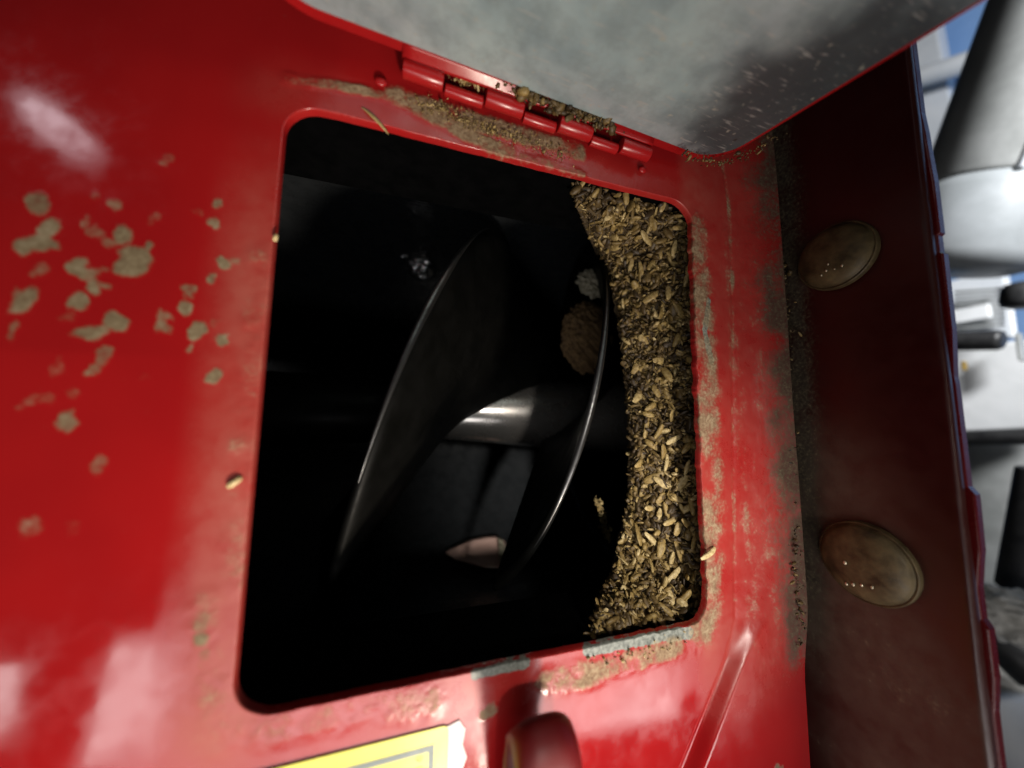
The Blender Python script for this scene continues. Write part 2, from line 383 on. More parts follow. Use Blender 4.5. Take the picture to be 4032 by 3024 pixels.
SPOTS = [(72,756,66,55,0,.8),(95,930,105,42,-5,.9),(130,865,42,48,20,.8),(20,935,70,45,0,.9),(93,1039,48,36,0,.5),(35,1157,60,66,20,.9),(5,1292,38,40,0,.6),
 (312,735,34,22,0,.4),(397,777,42,30,30,.5),(285,845,26,38,0,.42),(330,885,48,26,25,.5),(392,928,45,22,25,.55),(447,904,50,50,20,.9),(498,1013,88,66,-10,1),(553,954,28,25,0,.9),
 (262,1030,62,40,10,.9),(304,1055,62,26,0,.7),(371,1043,64,17,0,.5),(329,1110,46,35,0,.8),(397,1115,38,18,10,.6),(262,1182,56,38,20,.9),(228,1241,36,25,0,.4),
 (430,1271,56,44,-20,.95),(330,1305,78,38,-12,.85),(382,1385,34,40,20,.7),(350,1444,35,50,15,.65),(127,1570,75,26,-5,.38),(38,1596,28,22,0,.42),(262,1554,32,26,0,.4),
 (245,1655,52,52,0,.78),(363,1832,46,46,0,.55),(848,794,25,25,0,.75),(823,862,29,29,0,.7),(775,815,25,20,0,.35),(873,1035,29,27,0,.92),(920,1018,32,14,-10,.5),(827,1098,28,24,0,.85),
 (726,1140,38,29,20,.7),(728,1203,36,37,0,.88),(633,1241,32,30,0,.6),(624,1288,40,34,-20,.7),(768,1292,38,52,25,1),(734,1364,18,18,0,.7),(869,1330,28,26,0,.9),(844,1486,32,30,10,.9),
 (840,1262,22,22,0,.42),(582,845,26,26,0,.35),(632,592,32,28,0,.42),(90,2080,62,50,0,.4),(250,2090,42,36,0,.25),(800,2450,30,55,0,.6),(790,2525,42,32,-10,.85),(795,2590,30,30,0,.5),
 (3030,3005,18,34,10,.95),(560,1490,30,25,0,.2),(1925,2800,45,26,0,.7),(190,1430,30,50,0,.3)]
def panel_masks(x, z):
    wx = x + 0.0030 * (fbm(x, z, 330, 4, 41) - 0.5); wz = z + 0.0030 * (fbm(x, z, 330, 4, 57) - 0.5)
    mud = np.zeros_like(x)
    for (px, py, a, b, ang, st) in SPOTS:
        c = P(px, py); e = 12.0
        ux = P(px + e, py) - c; uy = P(px, py + e) - c
        s1 = np.hypot(ux[0], ux[2]) / e; s2 = np.hypot(uy[0], uy[2]) / e
        ca, sa = math.cos(math.radians(-ang)), math.sin(math.radians(-ang))
        dx, dz = wx - c[0], wz - c[2]
        u = (dx * ca + dz * sa) / (a * s1); v_ = (-dx * sa + dz * ca) / (b * s2)
        mud = np.maximum(mud, st * (1 - sstep(0.62, 1.22, np.sqrt(u * u + v_ * v_))))
    # distance from the opening's edge
    qx, qz = np.abs(x) - HX, np.abs(z) - HZ
    de = np.hypot(np.clip(qx, 0, None), np.clip(qz, 0, None))
    n1 = fbm(x, z, 130, 4, 3); n2 = fbm(x, z, 48, 3, 13); n3 = fbm(x, z, 520, 3, 23)
    film = 0 * x
    left = sstep(-0.055, -0.066, x)
    film = film + left * 0.45 * (1 - sstep(0.003, 0.016, de)) * (0.5 + n2) * sstep(0.075, 0.02, z)
    film = film + 0.28 * sstep(0.060, 0.066, x) * (1 - sstep(0.026, 0.050, de)) * (0.25 + n2) * sstep(-0.115, -0.085, z) 
    film = film + 0.16 * sstep(-0.066, -0.074, z) * (1 - sstep(0.002, 0.022, de)) * (0.4 + n2)
    film = film + 0.20 * sstep(0.066, 0.074, z) * (1 - sstep(0.002, 0.018, de)) * n2
    dust = np.zeros_like(x)
    def band(pts, wd, st, k=1.0):
        d = dist_poly(x + 0.004 * (n1 - 0.5), z + 0.004 * (n2 - 0.5), pts)
        return st * (1 - sstep(wd * 0.25, wd, d)) * (0.55 + 0.9 * k * (n1 - 0.35))
    top1 = PL((1120, 285), (1290, 330), (1440, 375), (1520, 400)); top2 = PL((1560, 395), (1700, 440), (1850, 480), (2000, 520), (2150, 560), (2280, 600))
    top3 = PL((1640, 440), (1800, 500), (1900, 560), (2000, 600)); top4 = PL((2050, 620), (2200, 660), (2300, 690))
    for b_ in (band(top1, 0.0030, 1.15), band(top2, 0.0056, 1.45), band(top3, 0.0045, 1.3), band(top4, 0.0028, 0.95)): dust = np.maximum(dust, b_)
    rt = PL((2745, 900), (2770, 1250), (2790, 1500), (2800, 1800), (2810, 2150), (2790, 2400), (2760, 2480))
    rb = band(rt, 0.0100, 0.92, 1.5); dust = np.maximum(dust, rb)
    cr = np.abs(raised(x, z)); dust = np.maximum(dust, 0.75 * (1 - sstep(0.0004, 0.0022, cr)) * sstep(-0.082, -0.07, z) * (0.1 + 1.3 * n2 * n1 * 1.6))
    st_ = 0.4 * sstep(0.0955, 0.1055, x + 0.006 * (n2 - 0.5)) * sstep(-0.105, -0.075, z) * (1 - sstep(0.07, 0.085, z))
    dust = np.maximum(dust, st_ * (0.05 + 0.5 * n1))
    streak = fbm(x * 6.0, z * 0.6, 60, 3, 77)
    strip = sstep(0.0795, 0.084, x) * sstep(-0.125, -0.07, z) * (1 - sstep(0.06, 0.09, z))
    dust = np.maximum(dust, strip * (0.10 + 0.55 * streak * (0.4 + n1)))
    bt = PL((1060, 2890), (1300, 2830), (1500, 2790), (1700, 2760)); dust = np.maximum(dust, band(bt, 0.0060, 0.66, 1.6))
    bt2 = PL((2160, 2690), (2350, 2650), (2500, 2600), (2660, 2540)); dust = np.maximum(dust, band(bt2, 0.0058, 1.15, 1.5))
    lc = PL((800, 2380), (820, 2600), (860, 2800), (900, 2900)); dust = np.maximum(dust, band(lc, 0.0060, 0.52, 1.6))
    le = PL((1030, 1000), (985, 1500), (950, 2000), (930, 2300)); dust = np.maximum(dust, band(le, 0.0045, 0.50, 1.6))
    chip = np.zeros_like(x)
    c1 = dist_poly(x, z, PL((1880, 2650), (1960, 2630), (2060, 2610))); chip = np.maximum(chip, 1.0 - sstep(0.0006, 0.0030, c1))
    c2 = dist_poly(x, z, PL((2320, 2555), (2450, 2530), (2600, 2500), (2710, 2490))); chip = np.maximum(chip, 1.0 - sstep(0.0004, 0.0036, c2))
    c3 = dist_poly(x, z, PL((2790, 1180), (2775, 1300), (2800, 1420))); chip = np.maximum(chip, 0.8 - sstep(0.0004, 0.0026, c3))
    grime_shade = sstep(0.0860, 0.1080, x + 0.010 * (n2 - 0.5) + 0.007 * (n1 - 0.5)) ** 1.3 * sstep(-0.104, -0.074, z + 0.02 * (n2 - 0.5)) * (0.55 + 0.9 * n1)  # corner grime, spread wider to carry the shade into the flange
    return mud, np.clip(film, 0, 1), np.clip(dust, 0, 1.3), chip, np.clip(grime_shade, 0, 1)

mud, film, dust, chip, grime_shade = panel_masks(rx.ravel(), rz.ravel())
ry = panel_y(rx.ravel(), rz.ravel(), mud, dust)
NRG = len(t)
# inner wall of the cut edge, then the bevel, then the sheet, then the turned-back outer rim
y0 = ry[:NS]
ins = lambda k: (ox * (1 - k / rn), oz * (1 - k / rn))
rows = []
for k, dy in ((0.0003, 0.0024), (0.0003, 0.0010), (0.00012, 0.0003)):
    a, b = ins(k); rows.append(np.c_[a, y0 + dy, b])
Vp = np.vstack(rows + [np.c_[rx.ravel(), ry, rz.ravel()]] + [np.c_[bx_ * 1.003, ry[-NS:] + 0.0012, bz_ * 1.003], np.c_[bx_ * 1.003, ry[-NS:] + 0.006, bz_ * 1.003]])
def pad(a): f0, l0 = a[:NS], a[-NS:]; return np.concatenate([f0 * 0.5, f0 * 0.5, f0, a, l0, l0])
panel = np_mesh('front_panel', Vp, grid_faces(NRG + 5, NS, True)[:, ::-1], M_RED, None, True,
                {'mud': pad(mud), 'film': pad(film), 'dust': pad(dust), 'chip': pad(chip), 'grime_shade': pad(grime_shade)})
keep(panel, housing)

# --- tube behind the panel, open in front, with short lips to the panel
TY, TR = 0.1043, 0.1035
a0 = math.asin(0.0762 / TR)
ang = np.linspace(a0, 2 * math.pi - a0, 90); xs = np.linspace(-0.26, XF - 0.0005, 60)
A, Xg = np.meshgrid(ang, xs, indexing='ij')
Vt = np.stack([Xg, TY - TR * np.cos(A), TR * np.sin(A)], -1).reshape(-1, 3)
ft = grid_faces(90, 60)
# outline of the lit patch low in the back of the tube
lens = [(1752, 2195), (1790, 2168), (1850, 2140), (1910, 2128), (1955, 2124), (1985, 2150), (1998, 2200), (1990, 2240), (1968, 2262), (1910, 2258), (1850, 2240), (1790, 2222)]
def on_tube(px, py):
    d = ray(px, py); o = CAM - np.array([0, TY, 0])
    a_ = d[1] ** 2 + d[2] ** 2; b_ = 2 * (o[1] * d[1] + o[2] * d[2]); c_ = o[1] ** 2 + o[2] ** 2 - TR * TR
    tt = (-b_ + math.sqrt(b_ * b_ - 4 * a_ * c_)) / (2 * a_); return CAM + d * tt
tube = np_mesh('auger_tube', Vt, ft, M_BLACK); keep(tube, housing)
ylip = TY - math.sqrt(TR * TR - 0.0762 ** 2)
for sgn in (1, -1):
    xs2 = np.linspace(-0.26, XF - 0.0005, 60); tt_ = np.linspace(0, 1, 8)
    ys0 = np.array([min(ylip - 0.0005, sheet_y(q, sgn * 0.0762) + 0.0040) for q in xs2])
    Yg = ys0[None] + (ylip - ys0)[None] * tt_[:, None]; Xg2 = np.repeat(xs2[None], 8, 0)
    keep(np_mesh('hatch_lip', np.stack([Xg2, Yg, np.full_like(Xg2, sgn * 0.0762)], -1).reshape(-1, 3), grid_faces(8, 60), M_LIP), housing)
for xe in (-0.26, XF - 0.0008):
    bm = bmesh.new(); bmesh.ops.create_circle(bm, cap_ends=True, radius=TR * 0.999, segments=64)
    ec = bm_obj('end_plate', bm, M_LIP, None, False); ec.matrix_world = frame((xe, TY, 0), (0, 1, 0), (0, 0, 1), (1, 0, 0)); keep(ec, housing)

# --- flange plate with dust in the corner
ny, nz = 90, 330
yy = np.linspace(0.03, -0.0415, ny); zz = np.linspace(-0.175, 0.158, nz)
Yg, Zg = np.meshgrid(yy, zz, indexing='ij'); yf, zf = Yg.ravel(), Zg.ravel()
fn1 = fbm(yf, zf, 150, 4, 91); fn2 = fbm(yf, zf, 40, 3, 92)
depth = -yf
fd = (1 - sstep(0.002, 0.012, depth)) * sstep(-0.10, -0.06, zf) * (0.05 + 0.5 * fn1)
tri = dist_poly(yf, zf, [(-0.008, -0.045), (-0.012, -0.07), (-0.026, -0.085)])
fd = np.maximum(fd, (1 - sstep(0.004, 0.022, tri)) * (0.05 + 0.45 * fn1))
fd = np.maximum(fd, 0.30 * sstep(-0.055, -0.085, zf) * fn2 * 1.2)
xfv = XF - 0.0008 * np.clip(fd, 0, 1) * fbm(yf, zf, 500, 3, 93)
flange = empty('flange', (XF, 0, -0.17)); flange.parent = housing; flange.matrix_parent_inverse = Matrix.Translation(housing.location).inverted()
# front face, rolled edge and back as one sheet
edge = [(-0.0420, 0.0002), (-0.0423, 0.0009), (-0.0423, 0.0026), (-0.0419, 0.0033), (0.03, 0.0034)]
Vf = [np.c_[xfv, yf, zf]]
for (ye, xe) in edge:
    wob = 0.0002 * (fbm(zz, zz * 0 + ye, 90, 2, 12) - 0.5)
    Vf.append(np.c_[np.full(nz, XF + xe), ye + wob, zz])
zero = lambda n_: np.zeros(n_)
fdd = np.concatenate([fd] + [np.full(nz, 0.12)] * 4 + [zero(nz)])
ffilm = np.concatenate([np.clip(0.02 + 1.1 * (1 - sstep(0.006, 0.034, dist_poly(yf, zf, [(-0.006, -0.03), (-0.012, -0.07), (-0.024, -0.10), (-0.030, -0.14)]))) * (0.12 + 0.75 * fn2), 0, 0.6)] + [np.full(nz, 0.12)] * 4 + [zero(nz)])
plate = np_mesh('flange_plate', np.vstack(Vf), grid_faces(ny + 5, nz), M_SHADED, None, True,
                {'dust': fdd, 'film': ffilm, 'mud': zero(len(fdd)), 'chip': zero(len(fdd)), 'grime_shade': np.concatenate([(1 - sstep(0.004, 0.015, depth + 0.006 * (fn2 - 0.5))) * sstep(-0.11, -0.07, zf) * (0.3 + fn1)] + [zero(nz)] * 5)})
def keep2(o): o.parent = flange; o.matrix_parent_inverse = Matrix.Translation(flange.location).inverted(); return o
keep2(plate)
# mating flange behind it, with a ragged outer edge
ed = [(-0.175, .0440), (-0.125, .0440), (-0.118, .0432), (-0.1, .0428), (-0.083, .0428), (-0.074, .0445), (-0.062, .0445), (-0.060, .0425), (-0.052, .0424), (-0.045, .0440), (-0.042, .0448), (-0.027, .0452), (-0.025, .0428),
      (0.004, .0428), (0.006, .0425), (0.020, .0440), (0.043, .0442), (0.0435, .0429), (0.049, .0429), (0.0495, .0440), (0.066, .0440), (0.075, .0433), (0.083, .0428), (0.090, .0420), (0.158, .0415)]
pts = [(-(0.0421 + (b_ - 0.0421) * 0.5), a_) for a_, b_ in ed] + [(0.03, 0.158), (0.03, -0.175)]
mf = extrude_poly('mating_flange', pts, 0.0032, M_SHADED2, frame((XF + 0.0036, 0, 0), (0, 1, 0), (0, 0, 1), (1, 0, 0)), None, 0.0004); keep2(mf)

# --- carriage bolts through the flange
def bolt(py_, pz_, rad, tilt, marks):
    root = empty('bolt', (XF, py_, pz_))
    root.parent = housing; root.matrix_parent_inverse = Matrix.Translation(housing.location).inverted()
    prof = [(rad * 1.0, -0.0005), (rad * 1.0, 0.0011), (rad * 0.99, 0.0015), (rad * 0.965, 0.0016), (rad * 0.945, 0.0012)]
    for k in range(1, 13):
        a_ = k / 12 * math.pi / 2; prof.append((max(1e-5, rad * 0.93 * math.cos(a_) ** 0.85), 0.0015 + rad * 0.34 * math.sin(a_)))
    mw = frame((XF - 0.0004, py_, pz_), unit((0, 1, 0)), unit((0, 0, -1)), unit((-1, 0, 0))) @ Matrix.Rotation(tilt, 4, 'X')
    hd = revolve('bolt_head', prof, M_BOLT, mw, None, 48)
    hd.parent = root; hd.matrix_parent_inverse = Matrix.Translation(root.location).inverted()
    for (u, v_, rr) in marks:                       # raised head marks
        q = math.hypot(u, v_) ; hh = 0.0019 + rad * 0.34 * math.sqrt(max(0, 1 - (q / 0.97) ** 2.35))
        b_ = bmesh.new(); bmesh.ops.create_icosphere(b_, subdivisions=2, radius=rr * 0.6); bmesh.ops.scale(b_, vec=(1, 1.3, .7), verts=b_.verts)
        mk = bm_obj('head_mark', b_, M_BOLTM); mk.matrix_world = mw @ Matrix.Translation((u * rad, v_ * rad, hh))
        mk.parent = root; mk.matrix_parent_inverse = Matrix.Translation(root.location).inverted()
    return root
bolt(-0.0195, 0.0520, 0.0120, 0.05, [(-0.35, 0.52, .0006), (-0.18, 0.55, .0004), (0.02, 0.52, .0006), (0.16, 0.60, .0005), (-0.05, .36, .0005)])
bolt(-0.0205, -0.0528, 0.0128, -0.05, [(-0.28, 0.42, .0006), (-0.08, 0.46, .0006), (0.10, 0.52, .0007), (0.26, 0.58, .0007), (0.20, 0.02, .0008)])

# --- latch tongue under the opening
def latch():
    nx_, npf = 15, 36
    c = P(2150, 2960, -0.016)
    prof = []
    for k in range(npf):
        q = k / (npf - 1)
        if q < 0.45: prof.append((-0.004 - 0.017 * q / 0.45, -0.036 + 0.020 * q / 0.45))
        else:
            a_ = (q - 0.45) / 0.55 * math.radians(215); prof.append((-0.021 + 0.0055 - 0.0055 * math.cos(a_), -0.016 + 0.0095 * math.sin(a_)))
    V = []
    for i, (py_, pz_) in enumerate(prof):
        for j in range(nx_):
            u = j / (nx_ - 1) * 2 - 1
            V.append((0.0085 * u * (1 - 0.12 * abs(u) ** 3), py_ + 0.0022 * abs(u) ** 3, pz_ - 0.0045 * abs(u) ** 3.0))
    me = np_mesh('latch_tongue', np.array(V), grid_faces(npf, nx_), M_DULL)
    me.location = (c[0], 0.0, c[2] + 0.0125)
    so_ = me.modifiers.new('thick', 'SOLIDIFY'); so_.thickness = 0.0014; so_.offset = 0
    keep(me, housing)
latch()

# --- hinge and lid
def V3(a): return Vector([float(q) for q in a])
HY = -0.0042
H0, H1 = P(1583, 268, HY), P(2556, 612, HY)
hd_ = unit(H1 - H0); HL = np.linalg.norm(H1 - H0)
lid = empty('hatch_lid', tuple(H0)); lid.parent = housing; lid.matrix_parent_inverse = Matrix.Translation(housing.location).inverted()
lid['label'] = 'open lid with bare galvanised inner face and red rim'
def keepl(o, par=lid): o.parent = par; o.matrix_parent_inverse = Matrix.Translation(par.location).inverted(); return o
px_k = [1583, 1750, 1908, 2062, 2196, 2329, 2440, 2556]
for k in range(7):
    f0, f1 = [np.dot(P(px_k[q], 268 + (px_k[q] - 1583) * 344 / 973, HY) - H0, hd_) for q in (k, k + 1)]
    mine = k % 2 == 0
    off = np.array([0, 0, 0]) if mine else np.array([0, 0.0014, -0.0006])
    kn = cyl('knuckle', H0 + hd_ * (f0 + 0.0003) + off, H0 + hd_ * (f1 - 0.0003) + off, 0.0024 if mine else 0.0017, M_REDC, None, cap=0.12)
    keepl(kn) if mine else keep(kn, housing)
for (a, b, r_) in ((1500, 322, .0014), (2530, 668, .0013)):
    bm = bmesh.new(); bmesh.ops.create_icosphere(bm, subdivisions=3, radius=r_); bmesh.ops.scale(bm, vec=(1.2, .6, 1), verts=bm.verts)
    wb_ = bm_obj('weld_bead', bm, M_REDC); wb_.location = tuple(P(a, b, -0.0008)); keep(wb_, housing)
L0, L1 = P(1298, 45, -0.011), P(2690, 579, -0.0075)
e1 = unit(L1 - L0)
dr = math.radians(9.0)
e2 = np.array([0, -math.cos(dr), -math.sin(dr)]); e2 = unit(e2 - e1 * (e1 @ e2)); e3 = np.cross(e1, e2)   # e3 points down, towards the opening
LW = np.linalg.norm(L1 - L0)
lm = frame(L0, e1, e2, e3)
xa, xb = -0.0135, LW + 0.0160
plate_l = extrude_poly('lid_plate', rrect(xa - 0.0034, xb + 0.0030, -0.0052, 0.166, 0.0145, 12), 0.0026, M_REDC, lm @ Matrix.Translation((0, 0, -0.0032)), None, 0.0007); keepl(plate_l)
plate_l.data.polygons.foreach_set('use_smooth', np.zeros(len(plate_l.data.polygons), bool))
liner = extrude_poly('lid_liner', rrect(xa, xb, 0.0, 0.1628, 0.0115, 12), 0.0016, M_GALV, lm @ Matrix.Translation((0, 0, -0.0008)), None, 0.0004); keepl(liner)
# leaf between barrel and lid
b0 = H0 + hd_ * 0.0 + np.array([0, -0.001, 0.0025]); b1 = H0 + hd_ * HL + np.array([0, -0.001, 0.0025])
l0_ = L0 + e1 * np.dot(b0 - L0, e1) - e2 * 0.002 - e3 * 0.0016; l1_ = L0 + e1 * np.dot(b1 - L0, e1) - e2 * 0.002 - e3 * 0.0016
Vl = []
for q in np.linspace(0, 1, 30):
    for r_ in np.linspace(0, 1, 6): Vl.append((b0 + (b1 - b0) * q) * (1 - r_) + (l0_ + (l1_ - l0_) * q) * r_)
leaf = np_mesh('hinge_leaf', np.array(Vl), grid_faces(30, 6), M_REDC); keepl(leaf)
sm = leaf.modifiers.new('thick', 'SOLIDIFY'); sm.thickness = 0.0012

# ------------------------------------------------------------------ the auger
auger = empty('auger_screw', (0.0, TY, -0.0995))
tag(auger, 'dark steel auger screw with shiny centre shaft inside the open hatch', 'auger')
RS, RF = 0.0185, 0.0962
sh = cyl('shaft', (-0.02, TY, -0.0035), (0.112, TY, -0.0035), 0.0150, M_SHAFT, None, r2=0.0270, cap=0.05, n=64); keep(sh, auger)
keep(cyl('shade_sleeve', (-0.25, TY, -0.0035), (-0.012, TY, -0.0035), RS - 0.0005, M_FLIGHT, None, n=64, cap=0.05), auger)  # dark sleeve added to put the shaft's left part in shade
for xo, PITCH, soft, (p0, p1) in ((-0.0374, 0.286, 0.35, (-2.2, 4.2)), (0.0290, 0.185, 0.8, (-0.95, 4.2))):
    ph = np.linspace(p0, p1, 170); rr = np.linspace(RS - 0.004, RF, 16)
    adv = lambda q: PITCH / (2 * math.pi) * (soft * q + (1 - soft) * 0.3 * (np.log1p(np.exp(q / 0.3)) - math.log(2)))
    PH, RR = np.meshgrid(ph, rr, indexing='ij')
    Xh = np.clip(xo + adv(PH) + 0.042 * (RF - RR) / (RF - RS), -0.25, 0.1115)
    V = np.stack([Xh, TY - RR * np.cos(PH), RR * np.sin(PH) - 0.0035 * (1 - RR / RF)], -1).reshape(-1, 3)
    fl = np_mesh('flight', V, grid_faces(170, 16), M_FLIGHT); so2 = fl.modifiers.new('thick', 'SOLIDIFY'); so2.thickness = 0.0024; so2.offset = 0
    keep(fl, auger)
    # bright strip added as the highlight along the outer edge
    pe = np.linspace(-0.28 if xo < 0 else -0.60, 1.0 if xo < 0 else 0.55, 60); ae = np.linspace(0, 2 * math.pi, 10, endpoint=False); rw = 0.00145 * np.sin(np.linspace(0.05, math.pi - 0.05, 60)) ** 0.9
    PE, AE = np.meshgrid(pe, ae, indexing='ij'); RE = RF + rw[:, None] * np.sin(AE)
    Ve = np.stack([xo + adv(PE) + rw[:, None] * np.cos(AE), TY - RE * np.cos(PE), RE * np.sin(PE)], -1).reshape(-1, 3)
    keep(np_mesh('edge_highlight', Ve, grid_faces(60, 10, True), M_EDGE), auger)

# ------------------------------------------------------------------ crust on the back of the tube
def lumpy(name, c, s, mat, seed, sub=4, amp=0.35, fr=3.0):
    bm = bmesh.new(); bmesh.ops.create_icosphere(bm, subdivisions=sub, radius=1)
    co = np.array([v_.co[:] for v_ in bm.verts])
    d = 1 + amp * (fbm(co[:, 0] + co[:, 2] * 1.7 + 5, co[:, 1] + co[:, 2] * 0.9 + 5, fr, 4, seed) - 0.5) * 2
    for v_, q, k in zip(bm.verts, co, d): v_.co = Vector(q * k * np.array(s))
    o = bm_obj(name, bm, mat); o.location = tuple(c); return o
cr = lumpy('dust_crust', P(2312, 1330, 0.072), (0.0150, 0.005, 0.0195), M_CRUST, 3, 6, 0.22, 7)
tag(cr, 'brown crust of old grain dust hanging behind the second auger flight', 'dust crust')
lt = lumpy('dust_clump', P(2335, 1115, 0.068), (0.0080, 0.005, 0.0066), M_LINT, 8, 6, 0.6, 7)
tag(lt, 'pale fluffy dust clump on top of the brown crust inside the tube', 'dust clump')

# metal beads added as a glint on the tube wall, pink plate added for the lit patch of wall, sliver of grain behind the second flight
M_GLINT = simple('glint_metal', (0.85, 0.86, 0.88), 0.16, 1.0, (0.85, 0.86, 0.88), 200)
def on_tube_in(px, py, inset): q = on_tube(px, py); q = q.copy(); v = np.array([0, q[1] - TY, q[2]]); return q - v / np.linalg.norm(v) * inset
sp0 = empty('glint_beads', tuple(on_tube_in(1655, 1050, 0.002))); tag(sp0, 'bright metal beads added as a glint on the tube wall behind the first flight', 'glint')
for a, b, r_ in ((1664, 1046, .0078), (1620, 1030, .0016), (1600, 1005, .0010), (1612, 1062, .0012), (1650, 1092, .0016), (1585, 1010, .0008), (1678, 1145, .0009)):
    q = on_tube_in(a, b, r_ * 0.25); o = lumpy('glint_bead', q, (r_, r_ * 0.8, r_ * 0.9), M_GLINT, int(a), 5, 0.55, 3.5); keep(o, sp0)
def tube_patch(name, px, mat, inset, label, cat):
    q = np.array([on_tube_in(a, b, inset) for a, b in px]); c = q.mean(0); V = [c]; Fc = []
    n_ = len(q); rings = 4
    for k in range(1, rings + 1):
        for p_ in q:
            w_ = c + (p_ - c) * k / rings; v = np.array([0, w_[1] - TY, w_[2]]); L_ = np.linalg.norm(v)
            w_ = np.array([w_[0], TY + v[1] / L_ * (TR - inset), v[2] / L_ * (TR - inset)]); V.append(w_)
    for j in range(n_): Fc.append((0, 1 + j, 1 + (j + 1) % n_, 1 + (j + 1) % n_))
    for k in range(rings - 1):
        for j in range(n_):
            a_, b_ = 1 + k * n_ + j, 1 + k * n_ + (j + 1) % n_; Fc.append((a_, a_ + n_, b_ + n_, b_))
    bm = bmesh.new(); vs = [bm.verts.new(v) for v in V]
    for f_ in Fc: bm.faces.new([vs[i_] for i_ in dict.fromkeys(f_)])
    o = bm_obj(name, bm, mat); so3 = o.modifiers.new('thick', 'SOLIDIFY'); so3.thickness = 0.0012
    return tag(o, label, cat)
dcv = tube_patch('lit_patch', lens, M_ROSE, 0.003, 'small lens shaped pinkish plate added as the lit patch low in the dark tube', 'lit patch')
drm = tube_patch('lit_patch_edge', [(1955, 2140), (1975, 2160), (1992, 2200), (1986, 2240), (1968, 2258), (1960, 2200)], M_LINT, 0.0055, 'pale edge of the lit patch', 'rim'); del drm['category']; drm.parent = dcv

# ------------------------------------------------------------------ grain
def kernel_template(nu=7, nv=5):
    V = [(0, 0, -1.0)]
    for i in range(1, nv):
        b_ = -math.pi / 2 + math.pi * i / nv
        for j in range(nu):
            a_ = 2 * math.pi * j / nu; r_ = math.cos(b_) ** 0.8
            V.append((r_ * math.cos(a_) * (1 - 0.25 * (math.sin(a_) > 0.9)), r_ * math.sin(a_), math.sin(b_)))
    V.append((0, 0, 1.0)); V = np.array(V); T = []
    for j in range(nu): T.append((0, 1 + (j + 1) % nu, 1 + j))
    for i in range(nv - 2):
        for j in range(nu):
            a_, b_ = 1 + i * nu + j, 1 + i * nu + (j + 1) % nu; T += [(a_, b_, b_ + nu), (a_, b_ + nu, a_ + nu)]
    l_ = len(V) - 1; o_ = 1 + (nv - 2) * nu
    for j in range(nu): T.append((l_, o_ + j, o_ + (j + 1) % nu))
    return V, np.array(T)
KV, KT = kernel_template()
def rand_rot(n_):
    q = rng.standard_normal((n_, 4)); q /= np.linalg.norm(q, axis=1)[:, None]; w_, x, y, z = q.T
    return np.stack([np.stack([1 - 2 * (y * y + z * z), 2 * (x * y - z * w_), 2 * (x * z + y * w_)], -1),
                     np.stack([2 * (x * y + z * w_), 1 - 2 * (x * x + z * z), 2 * (y * z - x * w_)], -1),
                     np.stack([2 * (x * z - y * w_), 2 * (y * z + x * w_), 1 - 2 * (x * x + y * y)], -1)], 1)
def kernels(pos, ln, wd, th):
    n_ = len(pos); R = rand_rot(n_)
    S = KV[None] * np.stack([wd, th, ln], -1)[:, None, :]
    V = np.einsum('nij,nkj->nki', R, S) + pos[:, None, :]
    T = KT[None] + (np.arange(n_) * len(KV))[:, None, None]
    return V.reshape(-1, 3), T.reshape(-1, 3)
GY = np.array([600, 735, 800, 850, 1000, 1200, 1400, 1700, 2000, 2200, 2350, 2500, 2650], float)
GL = np.array([2190, 2262, 2290, 2322, 2390, 2437, 2465, 2488, 2486, 2440, 2400, 2330, 2250], float)
GR = np.array([2690, 2730, 2745, 2750, 2770, 2790, 2800, 2815, 2835, 2850, 2850, 2845, 2835], float)
def cake_pt(py, u):            # u: 0 at the broken inner edge, 1 behind the panel's right lip
    l_ = np.interp(py, GY, GL); r_ = np.interp(py, GY, GR)
    dl = 0.028 - 0.0215 * sstep(2230, 2480, py) - 0.0225 * sstep(1050, 740, py); dr_ = 0.0052
    y = dl + (dr_ - dl) * (u ** 0.75)
    px = l_ + (r_ - l_) * u
    r0 = np.stack([(px - PC[0]) / F, (py - PC[1]) / F, np.ones_like(px)], -1)
    d = np.stack([r0 @ AH, r0 @ AN, -(r0 @ AV)], -1)
    return CAM + d * ((y - CAM[1]) / d[..., 1])[..., None]
nu, nv = 70, 260
U, Yp = np.meshgrid(np.linspace(0, 1, nu), np.linspace(600, 2650, nv), indexing='ij')
S0 = cake_pt(Yp.ravel(), U.ravel())
S0[:, 1] += 0.0020 + 0.0045 * (fbm(S0[:, 0], S0[:, 2], 160, 4, 60) - 0.4)
S0[:, 0] += 0.003 * (fbm(S0[:, 1] + 3, S0[:, 2], 300, 3, 61) - 0.5) * (U.ravel() < 0.08)
grid = S0.reshape(nu, nv, 3)
side = []
for dy in (0.03, 0.02, 0.01, 0.004):
    row = grid[0].copy(); row[:, 1] += dy; row[:, 0] += 0.9 * dy + 0.002 * (fbm(row[:, 2], row[:, 1], 260, 3, 66) - 0.5); side.append(row)
Vc = np.vstack([np.array(side).reshape(-1, 3), S0])
grain = empty('caked_grain', (0.085, 0.02, -0.09)); tag(grain, 'thick cake of tan grain and chaff packed along the right side of the hatch', 'grain', None, 'stuff')
bed = np_mesh('grain_bed', Vc, grid_faces(nu + 4, nv), M_CAKE); bed['kind'] = 'stuff'; keep(bed, grain)
NK = 6500
py = rng.uniform(600, 2640, NK); u = rng.random(NK) ** 1.05
pos = cake_pt(py, u); 
pos[:, 1] += 0.0008 + 0.0045 * (fbm(pos[:, 0], pos[:, 2], 160, 4, 60) - 0.4) - rng.uniform(-0.0012, 0.0009, NK)
ln = 0.0009 + 0.0023 * rng.random(NK) ** 2.2; wd = ln * rng.uniform(0.30, 0.65, NK); th = wd * rng.uniform(0.25, 0.7, NK)
